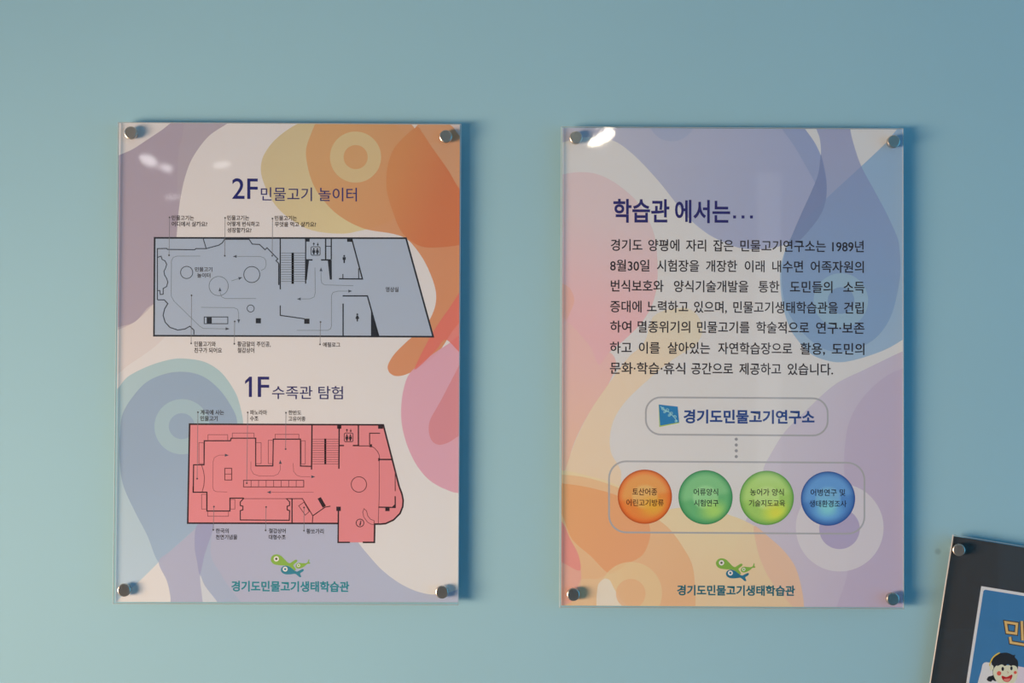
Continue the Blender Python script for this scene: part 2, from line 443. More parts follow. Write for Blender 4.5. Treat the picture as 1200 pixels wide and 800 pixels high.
# true rectangles, 0.600 x 0.839 m
def rect_quad(x, z, w=0.600, h=0.839): return [Vector((x, 0, z)), Vector((x + w, 0, z)), Vector((x + w, 0, z - h)), Vector((x, 0, z - h))]
PRINT_Y = 0.00720
PL = [(139.6, 143.8), (538.9, 146.2), (537.0, 705.4), (135.2, 705.0)]
Llayers = [
    # violet band, top left
    ly([(130, 187), (139, 182), (155, 175), (172, 164), (190, 152), (206, 141), (240, 136), (270, 141), (266, 145), (244, 160), (225, 186), (215.6, 212), (210, 242), (207, 276), (203, 310), (194, 336), (178, 358), (158, 377), (139, 386), (128, 390), (124, 280)], (163, 146, 157), 0.92),
    ly([(221, 140), (270, 141), (266, 145), (244, 160), (225, 186), (215.6, 212), (210, 238), (208, 215), (209, 180), (213, 163)], (172, 158, 163), 0.6),
    ly([(130, 440), (150, 428), (175, 411), (191, 397), (205, 380), (180, 357), (158, 377), (130, 390)], (205, 188, 182), 0.6),
    # yellow blob
    ly([(345, 147), (322, 164), (309, 182), (305.6, 198), (309, 214), (319, 235), (333, 251), (358, 267), (380, 272.5), (405, 273.5), (420, 270.6), (440, 266), (470, 250), (490, 215), (485, 170), (450, 140), (400, 132), (370, 138)], grad((198, 176, 136), (310, 200), (208, 186, 140), (400, 270)), 0.95),
    # orange field
    ly([(371, 142), (364, 158), (359, 173), (359, 186), (363, 205), (370, 222), (381, 237), (394, 250), (411, 261), (431, 269), (461, 274), (478, 281), (495, 302), (506, 325), (511, 344), (509, 362), (499, 381), (478, 399), (462, 415), (454.5, 428), (456, 436), (464, 440.5), (476, 438.5), (492, 430), (514, 412), (530, 388), (548, 362), (560, 250), (555, 120), (460, 100), (385, 120)], grad((201, 150, 104), (380, 200), (203, 132, 92), (530, 270)), 0.93),
    # lighter orange top right corner
    ly([(489, 149), (493, 154), (508, 175), (525, 199), (539, 222), (560, 240), (560, 180), (542, 158), (530, 150), (515, 143), (500, 143)], (201, 150, 114), 0.8),
    # dark petal
    ly([(489, 148.5), (476, 158), (461, 175), (454, 196), (453, 220), (459, 244), (472.5, 274), (500, 290), (560, 280), (560, 245), (539, 222), (525, 199), (508, 175), (494, 154)], grad((201, 132, 84), (456, 220), (199, 112, 74), (515, 240)), 0.85),
    ly([(478, 140), (486, 150.5), (494, 140)], (214, 200, 190), 0.9, False),
    ly([(517, 140), (530, 148), (541, 160), (550, 140)], (206, 190, 186), 0.9),
    ly(circle((416.6, 184), 30), (203, 180, 136), 0.85, False),
    ly(circle((416.8, 184), 14.1), (201, 150, 104), 0.95, False),
    # pink blob, right
    ly([(480, 437.5), (472.5, 458), (470, 481), (471.6, 501), (478, 524), (489, 546), (504, 563), (523, 573.5), (540, 577), (570, 560), (570, 420), (545, 392), (525, 403), (500, 420)], (208, 152, 165), 0.93),
    ly([(548, 335), (525, 363), (505, 393), (485.6, 432), (495, 426), (512, 409), (523, 398), (545, 415), (560, 380)], (213, 108, 98), 0.8),
    ly([(545, 418), (535, 434), (517.5, 467.5), (504, 492), (502.5, 505), (506, 516), (514, 521), (525, 518.5), (537, 511), (555, 500), (558, 450)], (203, 128, 132), 0.8),
    # pale blue and blue drop, left
    ly([(128, 462), (138, 455), (150, 441), (176, 428), (200, 421), (216, 420), (240, 424), (260, 437), (276, 460), (282, 478), (285, 496), (285, 540), (270, 580), (245, 606), (228, 621), (199, 646), (163, 681), (140, 701), (125, 712)], grad((162, 182, 183), (215, 430), (176, 190, 200), (150, 690)), 0.95),
    ly([(140.6, 505), (144, 484), (156, 464), (172.5, 447), (195, 437.5), (217.5, 435.6), (238, 441), (255, 454), (268, 471), (277.5, 491), (279, 530), (268, 575), (245, 604), (228, 620), (199, 646), (186, 658.5), (172.5, 627), (157.5, 598), (144, 567), (140, 535)], grad((144, 158, 176), (160, 540), (152, 168, 186), (210, 640)), 0.92),
    ly(circle((213.3, 499.8), 32.4), (160, 179, 183), 0.9, False),
    ly(circle((213, 499.2), 15.2), (145, 160, 177), 0.95, False),
    # lavender foot
    ly([(186, 658), (199, 646), (228, 620), (240, 606), (300, 598), (380, 598), (402, 610), (421, 637), (429, 647), (446, 666), (465, 681), (484, 691), (502, 696), (514, 696), (526, 694), (537, 690), (555, 682), (556, 725), (190, 725), (199.5, 706), (198.5, 692), (195, 679)], grad((168, 166, 184), (250, 650), (172, 174, 190), (480, 690)), 0.95),
    ly([(249, 615), (240, 649), (234, 673), (242, 688), (258, 712), (286, 712), (270, 690), (258, 671), (247, 650)], (160, 168, 186), 0.8),
    ly([(231, 615), (228, 639), (231, 658), (234.3, 673), (240, 649), (249, 622), (249, 612)], (152, 150, 177), 0.9),
    ly([(234.6, 674), (240, 686), (256, 707), (258, 716), (241, 716), (236, 692)], (198, 197, 199), 0.95),
]
layered_print('printed_sheet', PL, grad((211, 199, 194), (300, 150), (214, 206, 201), (500, 690)), Llayers, INK_L, sl, PRINT_Y)
acrylic_sheet(rect_quad(-0.67954, 1.93424), sl)

BLACK, NAVY = (38, 38, 42), (52, 50, 104)
y1_, y2_, y3_ = 0.00715, 0.00710, 0.00705
h = Art(INK_L); write(h, '2F', 272, 208.8, 302, 233, (40, 42, 100), 0.006); write(h, '민물고기 놀이터', 305.6, 219.6, 418.2, 235.6, (58, 54, 102), 0.005)
h.build('heading', sl, y3_)
h = Art(INK_L); h.poly([(287.2, 446.4), (292.2, 441.2), (295.2, 441.2), (295.2, 465), (291.6, 465), (291.6, 446.2), (287.2, 449.8)], (48, 46, 100)); write(h, 'F', 302, 441.2, 315.4, 465, (48, 46, 100), 0.006); write(h, '수족관 탐험', 318.8, 452, 401.8, 467.6, (50, 48, 94), 0.006)
h.build('heading', sl, y3_)

GREY_LINE, ROUTE = (120, 114, 116), (112, 116, 124)
def callout(p, q):
    a = Art(INK_L); a.stroke([p, q], 0.55, GREY_LINE); a.disc(p, 1.0, (75, 72, 74), 12); a.disc(q, 1.0, (75, 72, 74), 12)
    a.build('callout_line', fp, y3_)
def caption(parent, lines, ink, c=(52, 46, 48), name='caption'):
    a = Art(ink)
    for s, x0, y0, x1, y1 in lines: write(a, s, x0, y0, x1, y1, c, 0.018)
    return a.build(name, parent, y3_)
def lift_symbol(parent, ink, x0, y0, x1, y1, dark):
    a = Art(ink); w = x1 - x0
    r = 1.4; pts = []
    for cx, cy, a0 in ((x1 - r, y0 + r, -90), (x1 - r, y1 - r, 0), (x0 + r, y1 - r, 90), (x0 + r, y0 + r, 180)):
        for k in range(5): t = math.radians(a0 + 22.5 * k); pts.append((cx + r * math.cos(t), cy + r * math.sin(t)))
    a.stroke(pts, 0.8, dark, True)
    for fx in (0.30, 0.70):
        cx = x0 + w * fx
        a.disc((cx, y0 + 2.6), 1.0, dark, 12)
        a.poly([(cx - 1.4, y0 + 3.8), (cx + 1.4, y0 + 3.8), (cx + 1.9, y1 - 3.0), (cx + 0.9, y1 - 3.2), (cx + 0.9, y1 - 0.9), (cx - 0.9, y1 - 0.9), (cx - 0.9, y1 - 3.2), (cx - 1.9, y1 - 3.0)], dark)
    for fx, s in ((0.30, -1), (0.74, 1)):
        cx = x0 + w * fx; cy = y0 - 3
        a.stroke([(cx, cy - 1.7), (cx, cy + 1.7)], 0.8, dark); a.arrow((cx, cy + 2.2 * s), (0, s), dark, 2.2, 2.8)
    return a.build('lift_symbol', parent, y2_)
def person_symbol(parent, ink, x, y, skirt, dark):
    a = Art(ink); a.disc((x, y - 3.7), 1.1, dark, 12)
    if skirt: a.poly([(x - 0.9, y - 2.4), (x + 0.9, y - 2.4), (x + 2.3, y + 1.4), (x + 0.8, y + 1.6), (x + 0.7, y + 4.6), (x - 0.7, y + 4.6), (x - 0.8, y + 1.6), (x - 2.3, y + 1.4)], dark)
    else: a.poly([(x - 1.8, y - 2.4), (x + 1.8, y - 2.4), (x + 1.8, y + 0.8), (x + 0.9, y + 1.0), (x + 0.8, y + 4.6), (x - 0.8, y + 4.6), (x - 0.9, y + 1.0), (x - 1.8, y + 0.8)], dark)
    return a.build('person_symbol', parent, y2_)
def P(z, *xy): return [z(xy[i], xy[i + 1]) for i in range(0, len(xy), 2)]

# ---- upper plan (2F)
a = Art(INK_L); a.poly([(181.2, 278.6), (475.8, 279.0), (507.6, 394.4), (180.4, 393.2)], (162, 169, 182))
fp = a.build('floor_plan', sl, y1_); fp['label'] = 'grey-blue plan of the upper floor'
D = (44, 46, 52); T = (58, 62, 72)
a = Art(INK_L)
a.stroke([(181.2, 278.6), (475.8, 279.0), (507.6, 394.4), (180.4, 393.2)], 2.0, D, True)
a.stroke(P(z3, 362, 45, 382, 113), 1.08, T)
a.stroke(P(z3, 77, 433, 77, 113, 135, 112, 140, 118, 310, 120, 318, 113, 382, 113, 460, 92, 482, 78, 497, 55, 650, 55, 670, 85, 715, 87, 750, 120, 762, 108, 830, 178, 818, 188, 838, 208), 1.14, T)
a.stroke(P(z3, 836, 208, 836, 340), 1.5, D)
a.stroke(P(z3, 77, 168, 100, 160, 106, 180, 125, 190, 135, 212, 128, 235, 118, 255, 122, 278, 135, 300, 142, 322, 135, 350, 113, 362, 113, 398, 95, 400, 92, 375, 77, 375), 1.02, T)
a.stroke(P(z3, 77, 433, 120, 433, 142, 457, 122, 490, 113, 530, 125, 572, 155, 605, 205, 622, 250, 615, 280, 598, 305, 622, 305, 650), 1.20, T)
a.ring(z3(260, 262), 38 / S, 0.85, T); a.ring(z3(460, 347), 60 / S, 0.6, (92, 96, 104)); a.ring(z3(667, 275), 50 / S, 0.85, T); a.ring(z3(660, 487), 22 / S, 0.85, T)
a.stroke(P(z3, 370, 540, 517, 540, 517, 582, 370, 582), 0.96, T, True); a.rect(z3(385, 543), z3(417, 580), D); a.rect(z3(692, 548), z3(724, 580), D)
for k in range(13): a.stroke([(329.5, 296.4 + k * 2.77), (357.6, 296.4 + k * 2.77)], 0.55, (92, 96, 104))
a.rect((341.6, 296), (344.4, 332.4), (20, 20, 24))
a.stroke(P(z3, 845, 45, 845, 368), 1.44, D)
a.stroke(P(z3, 845, 468, 845, 530) + P(z4, 90, 605), 1.20, D); a.rect(z4(88, 604), z4(121, 636), D)
a.stroke(P(z4, 97, 105, 97, 385), 1.44, D); a.rect(z4(97, 103), z4(122, 123), D)
a.stroke(P(z4, 97, 237, 140, 237), 1.68, D); a.stroke(P(z4, 193, 237, 255, 237), 1.68, D)
a.stroke(P(z4, 222, 105, 222, 237), 1.56, D); a.stroke(P(z4, 257, 105, 257, 237), 1.44, D); a.stroke(P(z4, 222, 152, 257, 152), 0.96, D)
a.poly(P(z4, 95, 240, 118, 240, 104, 362, 92, 362), D); a.poly(P(z4, 235, 240, 260, 240, 261, 360, 248, 360), D)
a.rect(z4(356, 103), z4(388, 124), D)
a.stroke(P(z4, 385, 105, 452, 356, 305, 355), 1.56, D); a.stroke(P(z4, 330, 325, 330, 355), 1.08, D); a.stroke(P(z4, 428, 290, 428, 355), 1.08, D)
a.stroke(P(z4, 328, 462, 483, 462, 553, 712), 1.56, D); a.poly(P(z4, 508, 570, 555, 714, 508, 714), D); a.stroke(P(z4, 508, 550, 508, 714), 0.96, D)
a.stroke(P(z4, 331, 510, 331, 714), 1.5, D)
a.build('wall_lines', fp, y2_)
def route(z, *xy, tip=None):
    a = Art(INK_L); pts = P(z, *xy); a.stroke(pts, 0.55, ROUTE)
    if tip: t = z(*tip); d = (t[0] - pts[-1][0], t[1] - pts[-1][1]); a.arrow(t, d, (72, 76, 86))
    a.build('route_arrow', fp, y2_)
route(z3, 345, 160, 200, 160, 176, 168, 165, 190, 163, 410, 180, 440, 340, 597, 365, 612, 505, 614, tip=(528, 614))
route(z3, 725, 250, 748, 238, 757, 215, 755, 190, 745, 172, 720, 162, 575, 162, tip=(548, 162))
route(z3, 540, 315, 585, 300, tip=(608, 292))
route(z3, 693, 425, 500, 425, 478, 414, 468, 385, tip=(468, 355))
route(z3, 350, 480, 555, 482, 578, 492, 585, 515, 585, 555, tip=(585, 580))
route(z4, 155, 285, 157, 440, 150, 468, 125, 480, 70, 481, tip=(42, 481))
route(z4, 395, 398, 215, 393, 198, 382, 193, 360, 193, 310, tip=(193, 283))
route(z4, 42, 677, 235, 677, 252, 668, 258, 650, 258, 460, 268, 440, 300, 432, 360, 432, tip=(388, 432))
for p, q in (((198.7, 254.7), (198.1, 299)), ((263.8, 255.2), (263.4, 299.6)), ((319.3, 256), (319, 299.6)), ((224.4, 346), (224, 402.2)), ((275, 376.5), (274.6, 402.7)), ((375.6, 377.2), (375, 403.4))): callout(p, q)
lift_symbol(fp, INK_L, *z4(131, 155), *z4(187, 208), D)
person_symbol(fp, INK_L, *z4(338, 232), False, D); person_symbol(fp, INK_L, *z4(420, 597), True, D)
caption(fp, [('민물고기는', 201.2, 252.3, 227.2, 258.2), ('어디에서 살까요?', 201.2, 259.4, 242.8, 265.4)], INK_L)
caption(fp, [('민물고기는', 266.3, 252.3, 292, 258.2), ('어떻게 번식하고', 266.3, 259.4, 304, 265.4), ('성장할까요?', 266.3, 266.6, 294.6, 272.6)], INK_L)
caption(fp, [('민물고기는', 322, 252.6, 347.8, 258.5), ('무엇을 먹고 살까요?', 322, 259.8, 370.3, 265.8)], INK_L)
caption(fp, [('민물고기와', 227.6, 399.9, 252.9, 406), ('친구가 되어요', 227.6, 407.2, 260, 413.4)], INK_L)
caption(fp, [('황금알의 주인공,', 278.2, 399.9, 317.2, 406.6), ('철갑상어', 278.2, 407.2, 298, 413.4)], INK_L)
caption(fp, [('에필로그', 378.4, 401, 398.7, 406.6)], INK_L)
caption(fp, [('민물고기', 228.5, 312.8, 248.8, 318.2), ('놀이터', 231, 319.8, 246.5, 325.3)], INK_L)
caption(fp, [('영상실', 452, 336, 467, 342)], INK_L)

# ---- lower plan (1F)
curve = P(z8, 735, 0, 752, 45, 760, 85, 757, 125, 740, 168, 700, 208, 650, 231, 618, 234, 582, 234)
out = [(222.2, 496.8), (449.2, 497.6)] + curve + P(z8, 580, 348, 352, 348, 355, 230) + P(z7, 533, 228)
a = Art(INK_L); a.poly(out, (216, 130, 132)); fp = a.build('floor_plan', sl, y1_); fp['label'] = 'pink plan of the lower floor'
D = (52, 38, 42); T = (92, 52, 56); T2 = (122, 72, 76)
a = Art(INK_L)
a.stroke(P(z8, 507, 348, 580, 348) + curve[::-1] + [(449.2, 497.6), (222.2, 496.8)] + P(z7, 533, 228) + P(z8, 355, 230), 1.9, D)
a.stroke(P(z8, 355, 150, 353, 348, 427, 348), 1.68, D)
a.stroke(P(z5, 568, 783, 570, 610, 635, 610, 637, 460, 800, 460, 805, 444, 958, 444, 958, 617, 1065, 617, 1068, 450) + P(z6, 118, 450, 118, 618, 187, 620), 1.32, D)
a.stroke(P(z7, 567, 0, 567, 35, 653, 35, 653, 152, 797, 152, 797, 72, 885, 72), 1.32, D)
def rc(z, x0, y0, x1, y1, w=0.6, c=T2): a.stroke(P(z, x0, y0, x1, y0, x1, y1, x0, y1), w, c, True)
rc(z5, 603, 472, 633, 603); rc(z5, 660, 422, 783, 458); rc(z5, 812, 412, 948, 444); rc(z5, 960, 472, 992, 603); rc(z5, 1037, 457, 1065, 603)
a.stroke(P(z5, 1080, 448, 1080, 420) + P(z6, 108, 420, 108, 448), 0.6, T2); rc(z6, 122, 460, 148, 605)
a.stroke(P(z5, 620, 612, 632, 650, 638, 690, 634, 740, 622, 783), 0.7, T)
rc(z5, 765, 632, 808, 705, 0.9, T); a.stroke(P(z5, 765, 668, 808, 668), 0.7, T)
x0, y0, x1, y1 = 285.4, 562.6, 355.9, 570.3
a.stroke([(x0, y0), (x1, y0), (x1, y1), (x0, y1)], 0.9, T, True)
for k in range(1, 8): a.stroke([(x0 + (x1 - x0) * k / 8, y0), (x0 + (x1 - x0) * k / 8, y1)], 0.6, T)
rc(z7, 620, 48, 650, 140); rc(z7, 800, 80, 828, 140); rc(z7, 658, 155, 788, 185)
a.stroke(P(z7, 885, 72, 862, 95, 862, 118, 878, 122, 878, 145, 862, 150, 862, 208, 1168, 210, 1170, 150, 1155, 145, 1155, 122, 1170, 118, 1170, 95, 1150, 75, 1185, 75) + P(z8, 65, 75), 1.20, D)
a.stroke(P(z7, 885, 75, 1150, 75), 0.6, T)
a.stroke(P(z8, 65, 75, 65, 228), 1.44, D); a.stroke(P(z8, 65, 75, 130, 75, 195, 182, 192, 228), 1.08, T); a.stroke(P(z8, 195, 182, 272, 128, 305, 122), 1.08, D)
a.poly(P(z8, 225, 75, 245, 65, 277, 120, 257, 132), D); a.stroke(P(z8, 107, 120, 140, 97, 173, 155, 148, 178), 0.7, T, True)
a.rect(z8(342, 125), z8(370, 152), D)
for k in range(12): a.stroke([(366.2, 514.4 + k * 2.64), (396.6, 514.4 + k * 2.64)], 0.55, T2)
a.rect(z6(267, 447), z6(279, 608), (28, 20, 24))
a.stroke(P(z6, 190, 360, 187, 640), 1.56, D); a.stroke(P(z6, 360, 360, 358, 635), 1.56, D); a.rect(z6(347, 360), z6(373, 385), D)
a.stroke(P(z6, 358, 490, 390, 490), 1.56, D); a.stroke(P(z6, 445, 490, 482, 490), 1.56, D); a.stroke(P(z6, 480, 360, 480, 490), 1.56, D)
a.stroke(P(z6, 480, 492, 550, 492), 0.96, D); a.rect(z6(550, 482), z6(565, 500), D); a.stroke(P(z6, 562, 495, 582, 507, 600, 527, 610, 550, 613, 572), 0.7, T)
a.stroke(P(z6, 550, 485, 550, 413, 615, 413), 1.08, D); a.rect(z6(603, 362), z6(634, 385), D)
a.stroke(P(z6, 606, 577, 690, 577), 1.68, D); a.rect(z6(604, 568), z6(613, 587), D); a.stroke(P(z6, 610, 577, 610, 800) + P(z8, 604, 230), 0.6, T)
a.stroke(P(z6, 710, 650, 710, 775), 0.96, T); a.stroke(P(z8, 710, 0, 710, 25), 0.96, T); a.stroke(P(z8, 710, 60, 710, 130, 605, 128), 1.44, D)
a.rect(z8(648, 130), z8(675, 153), D); a.poly(P(z8, 688, 129, 713, 105, 713, 131), D)
a.ring(z6(483, 733), 48 / S, 0.85, T)
a.stroke(P(z8, 515, 138, 507, 160, 513, 188, 537, 222, 560, 235, 578, 237, 578, 212, 556, 204, 538, 182, 531, 152), 0.6, T, True)
a.build('wall_lines', fp, y2_)
ROUTE = (150, 88, 92)
route(z5, 780, 780, 712, 778, 696, 770, 690, 750, 692, 590, 700, 565, 730, 550, 765, 550, tip=(790, 551))
route(z5, 928, 590, 928, 640, 945, 668, 980, 680, 1070, 680, 1098, 668, 1112, 640, 1112, 610, tip=(1112, 580))
route(z6, 72, 600, 75, 652, 95, 676, 120, 684, 180, 685, tip=(210, 685))
route(z7, 1320, 35, 1055, 35, tip=(1028, 35))
for p, q in ((z5(597, 282), z5(592, 697)), (z5(908, 283), z5(902, 725)), (z5(1147, 285), z5(1145, 512)), (z7(697, 125), z7(693, 270)), (z7(1023, 127), z7(1020, 273)), (z8(140, 130), z8(140, 275))): callout(p, q)
lift_symbol(fp, INK_L, *z6(392, 412), *z6(446, 466), D)
a = Art(INK_L); a.ring(z8(490, 227), 24 / S, 0.9, D); write(a, 'i', *z8(485, 212), *z8(494, 243), D, 0.02, italic=0.2); a.build('information_symbol', fp, y2_)
caption(fp, [('계곡에 사는', 234.8, 480, 262.5, 486), ('민물고기', 234.8, 487.2, 255, 493.2)], INK_L)
caption(fp, [('파노라마', 292.9, 480.2, 313, 486), ('수조', 292.9, 487.4, 302.8, 493.2)], INK_L)
caption(fp, [('한반도', 338, 480.6, 353, 486), ('고유어종', 338, 487.8, 358, 493.4)], INK_L)
caption(fp, [('한국의', 252.8, 619, 268, 624.6), ('천연기념물', 252.8, 626.2, 278, 632)], INK_L, (46, 44, 54))
caption(fp, [('철갑상어', 315, 619, 334.7, 624.6), ('대형수조', 315, 626.2, 334.7, 632)], INK_L, (46, 44, 54))
caption(fp, [('황쏘가리', 359, 619.2, 379.3, 625.3)], INK_L, (46, 44, 54))

# ---- fish emblem and name at the foot of both signs
def emblem(parent, ink, dx, dy, green, teal, eye, depth):
    def q(*xy): return [(xy[i] + dx, xy[i + 1] + dy) for i in range(0, len(xy), 2)]
    a = Art(ink)
    a.poly(smooth(q(317.3, 654.5, 319.5, 650.8, 324, 649.3, 329, 650.8, 333, 654.6, 336.5, 658.2, 339.5, 659.6, 343, 657.6, 346.5, 655.6, 348.4, 656.2, 348, 658, 345.4, 660.2, 343.6, 662.2, 345.5, 665, 346.6, 667.4, 344.6, 668.2, 341.8, 666, 338.6, 663.2, 334, 662.4, 328, 662.2, 321.5, 661, 318.3, 658.4), 4), green)
    f1 = a.build('emblem', parent, depth)
    b = Art(ink); b.disc((323.8 + dx, 654.6 + dy), 3.1, eye); b.build('fish_eye', f1, depth - 0.00004)
    b = Art(ink); b.disc((323.8 + dx, 654.6 + dy), 1.35, (70, 80, 60)); b.build('fish_pupil', f1, depth - 0.00006)
    b = Art(ink)
    b.poly(smooth(q(329, 667.2, 331, 663.8, 335, 662.6, 339.6, 664, 343.5, 667, 347.5, 669.4, 351, 668.2, 354.2, 666.6, 356, 667.2, 355, 669.4, 351.8, 671.4, 352.2, 673.6, 353, 675.6, 351, 676, 348.6, 674, 345.8, 672.2, 340, 672.8, 334, 672.6, 330.4, 670.6), 4), teal)
    b.build('teal_fish', f1, depth - 0.00002)
    b = Art(ink); b.disc((334.2 + dx, 666.6 + dy), 2.9, eye); b.build('fish_eye', f1, depth - 0.00005)
    b = Art(ink); b.disc((334.2 + dx, 666.6 + dy), 1.3, teal); b.build('fish_pupil', f1, depth - 0.00007)
    b = Art(ink)
    b.poly(smooth(q(346.4, 663.6, 347.6, 660.4, 350.5, 659.2, 354.5, 659.6, 358.5, 659.6, 360.4, 658.4, 361.6, 655.4, 362.6, 655.8, 362.2, 658.2, 363.6, 659.4, 362.6, 660.4, 360, 660.6, 356.8, 663.4, 352.4, 665.6, 348.6, 665.8), 4), green)
    b.build('small_fish', f1, depth - 0.00002)
    b = Art(ink); b.disc((349.9 + dx, 662.3 + dy), 1.9, eye); b.build('fish_eye', f1, depth - 0.00005)
    b = Art(ink); b.disc((349.9 + dx, 662.3 + dy), 1.1, green); b.build('fish_pupil', f1, depth - 0.00006)
    return f1
TEAL_L, TEAL_R = (44, 126, 136), (32, 90, 106)
emblem(sl, INK_L, 0, 0, (134, 168, 72), (58, 124, 140), (222, 226, 224), 0.00711)
a = Art(INK_L); write(a, '경기도민물고기생태학습관', 271, 680.6, 409.2, 693.2, TEAL_L, 0.028); a.build('name_lettering', sl, y3_)
for x, y, tw in ((152.9, 155.4, 0), (522.3, 159.6, 0), (144.5, 691.5, 0.14), (517.9, 693.8, 0)): standoff(x, y, sl, turn=tw)

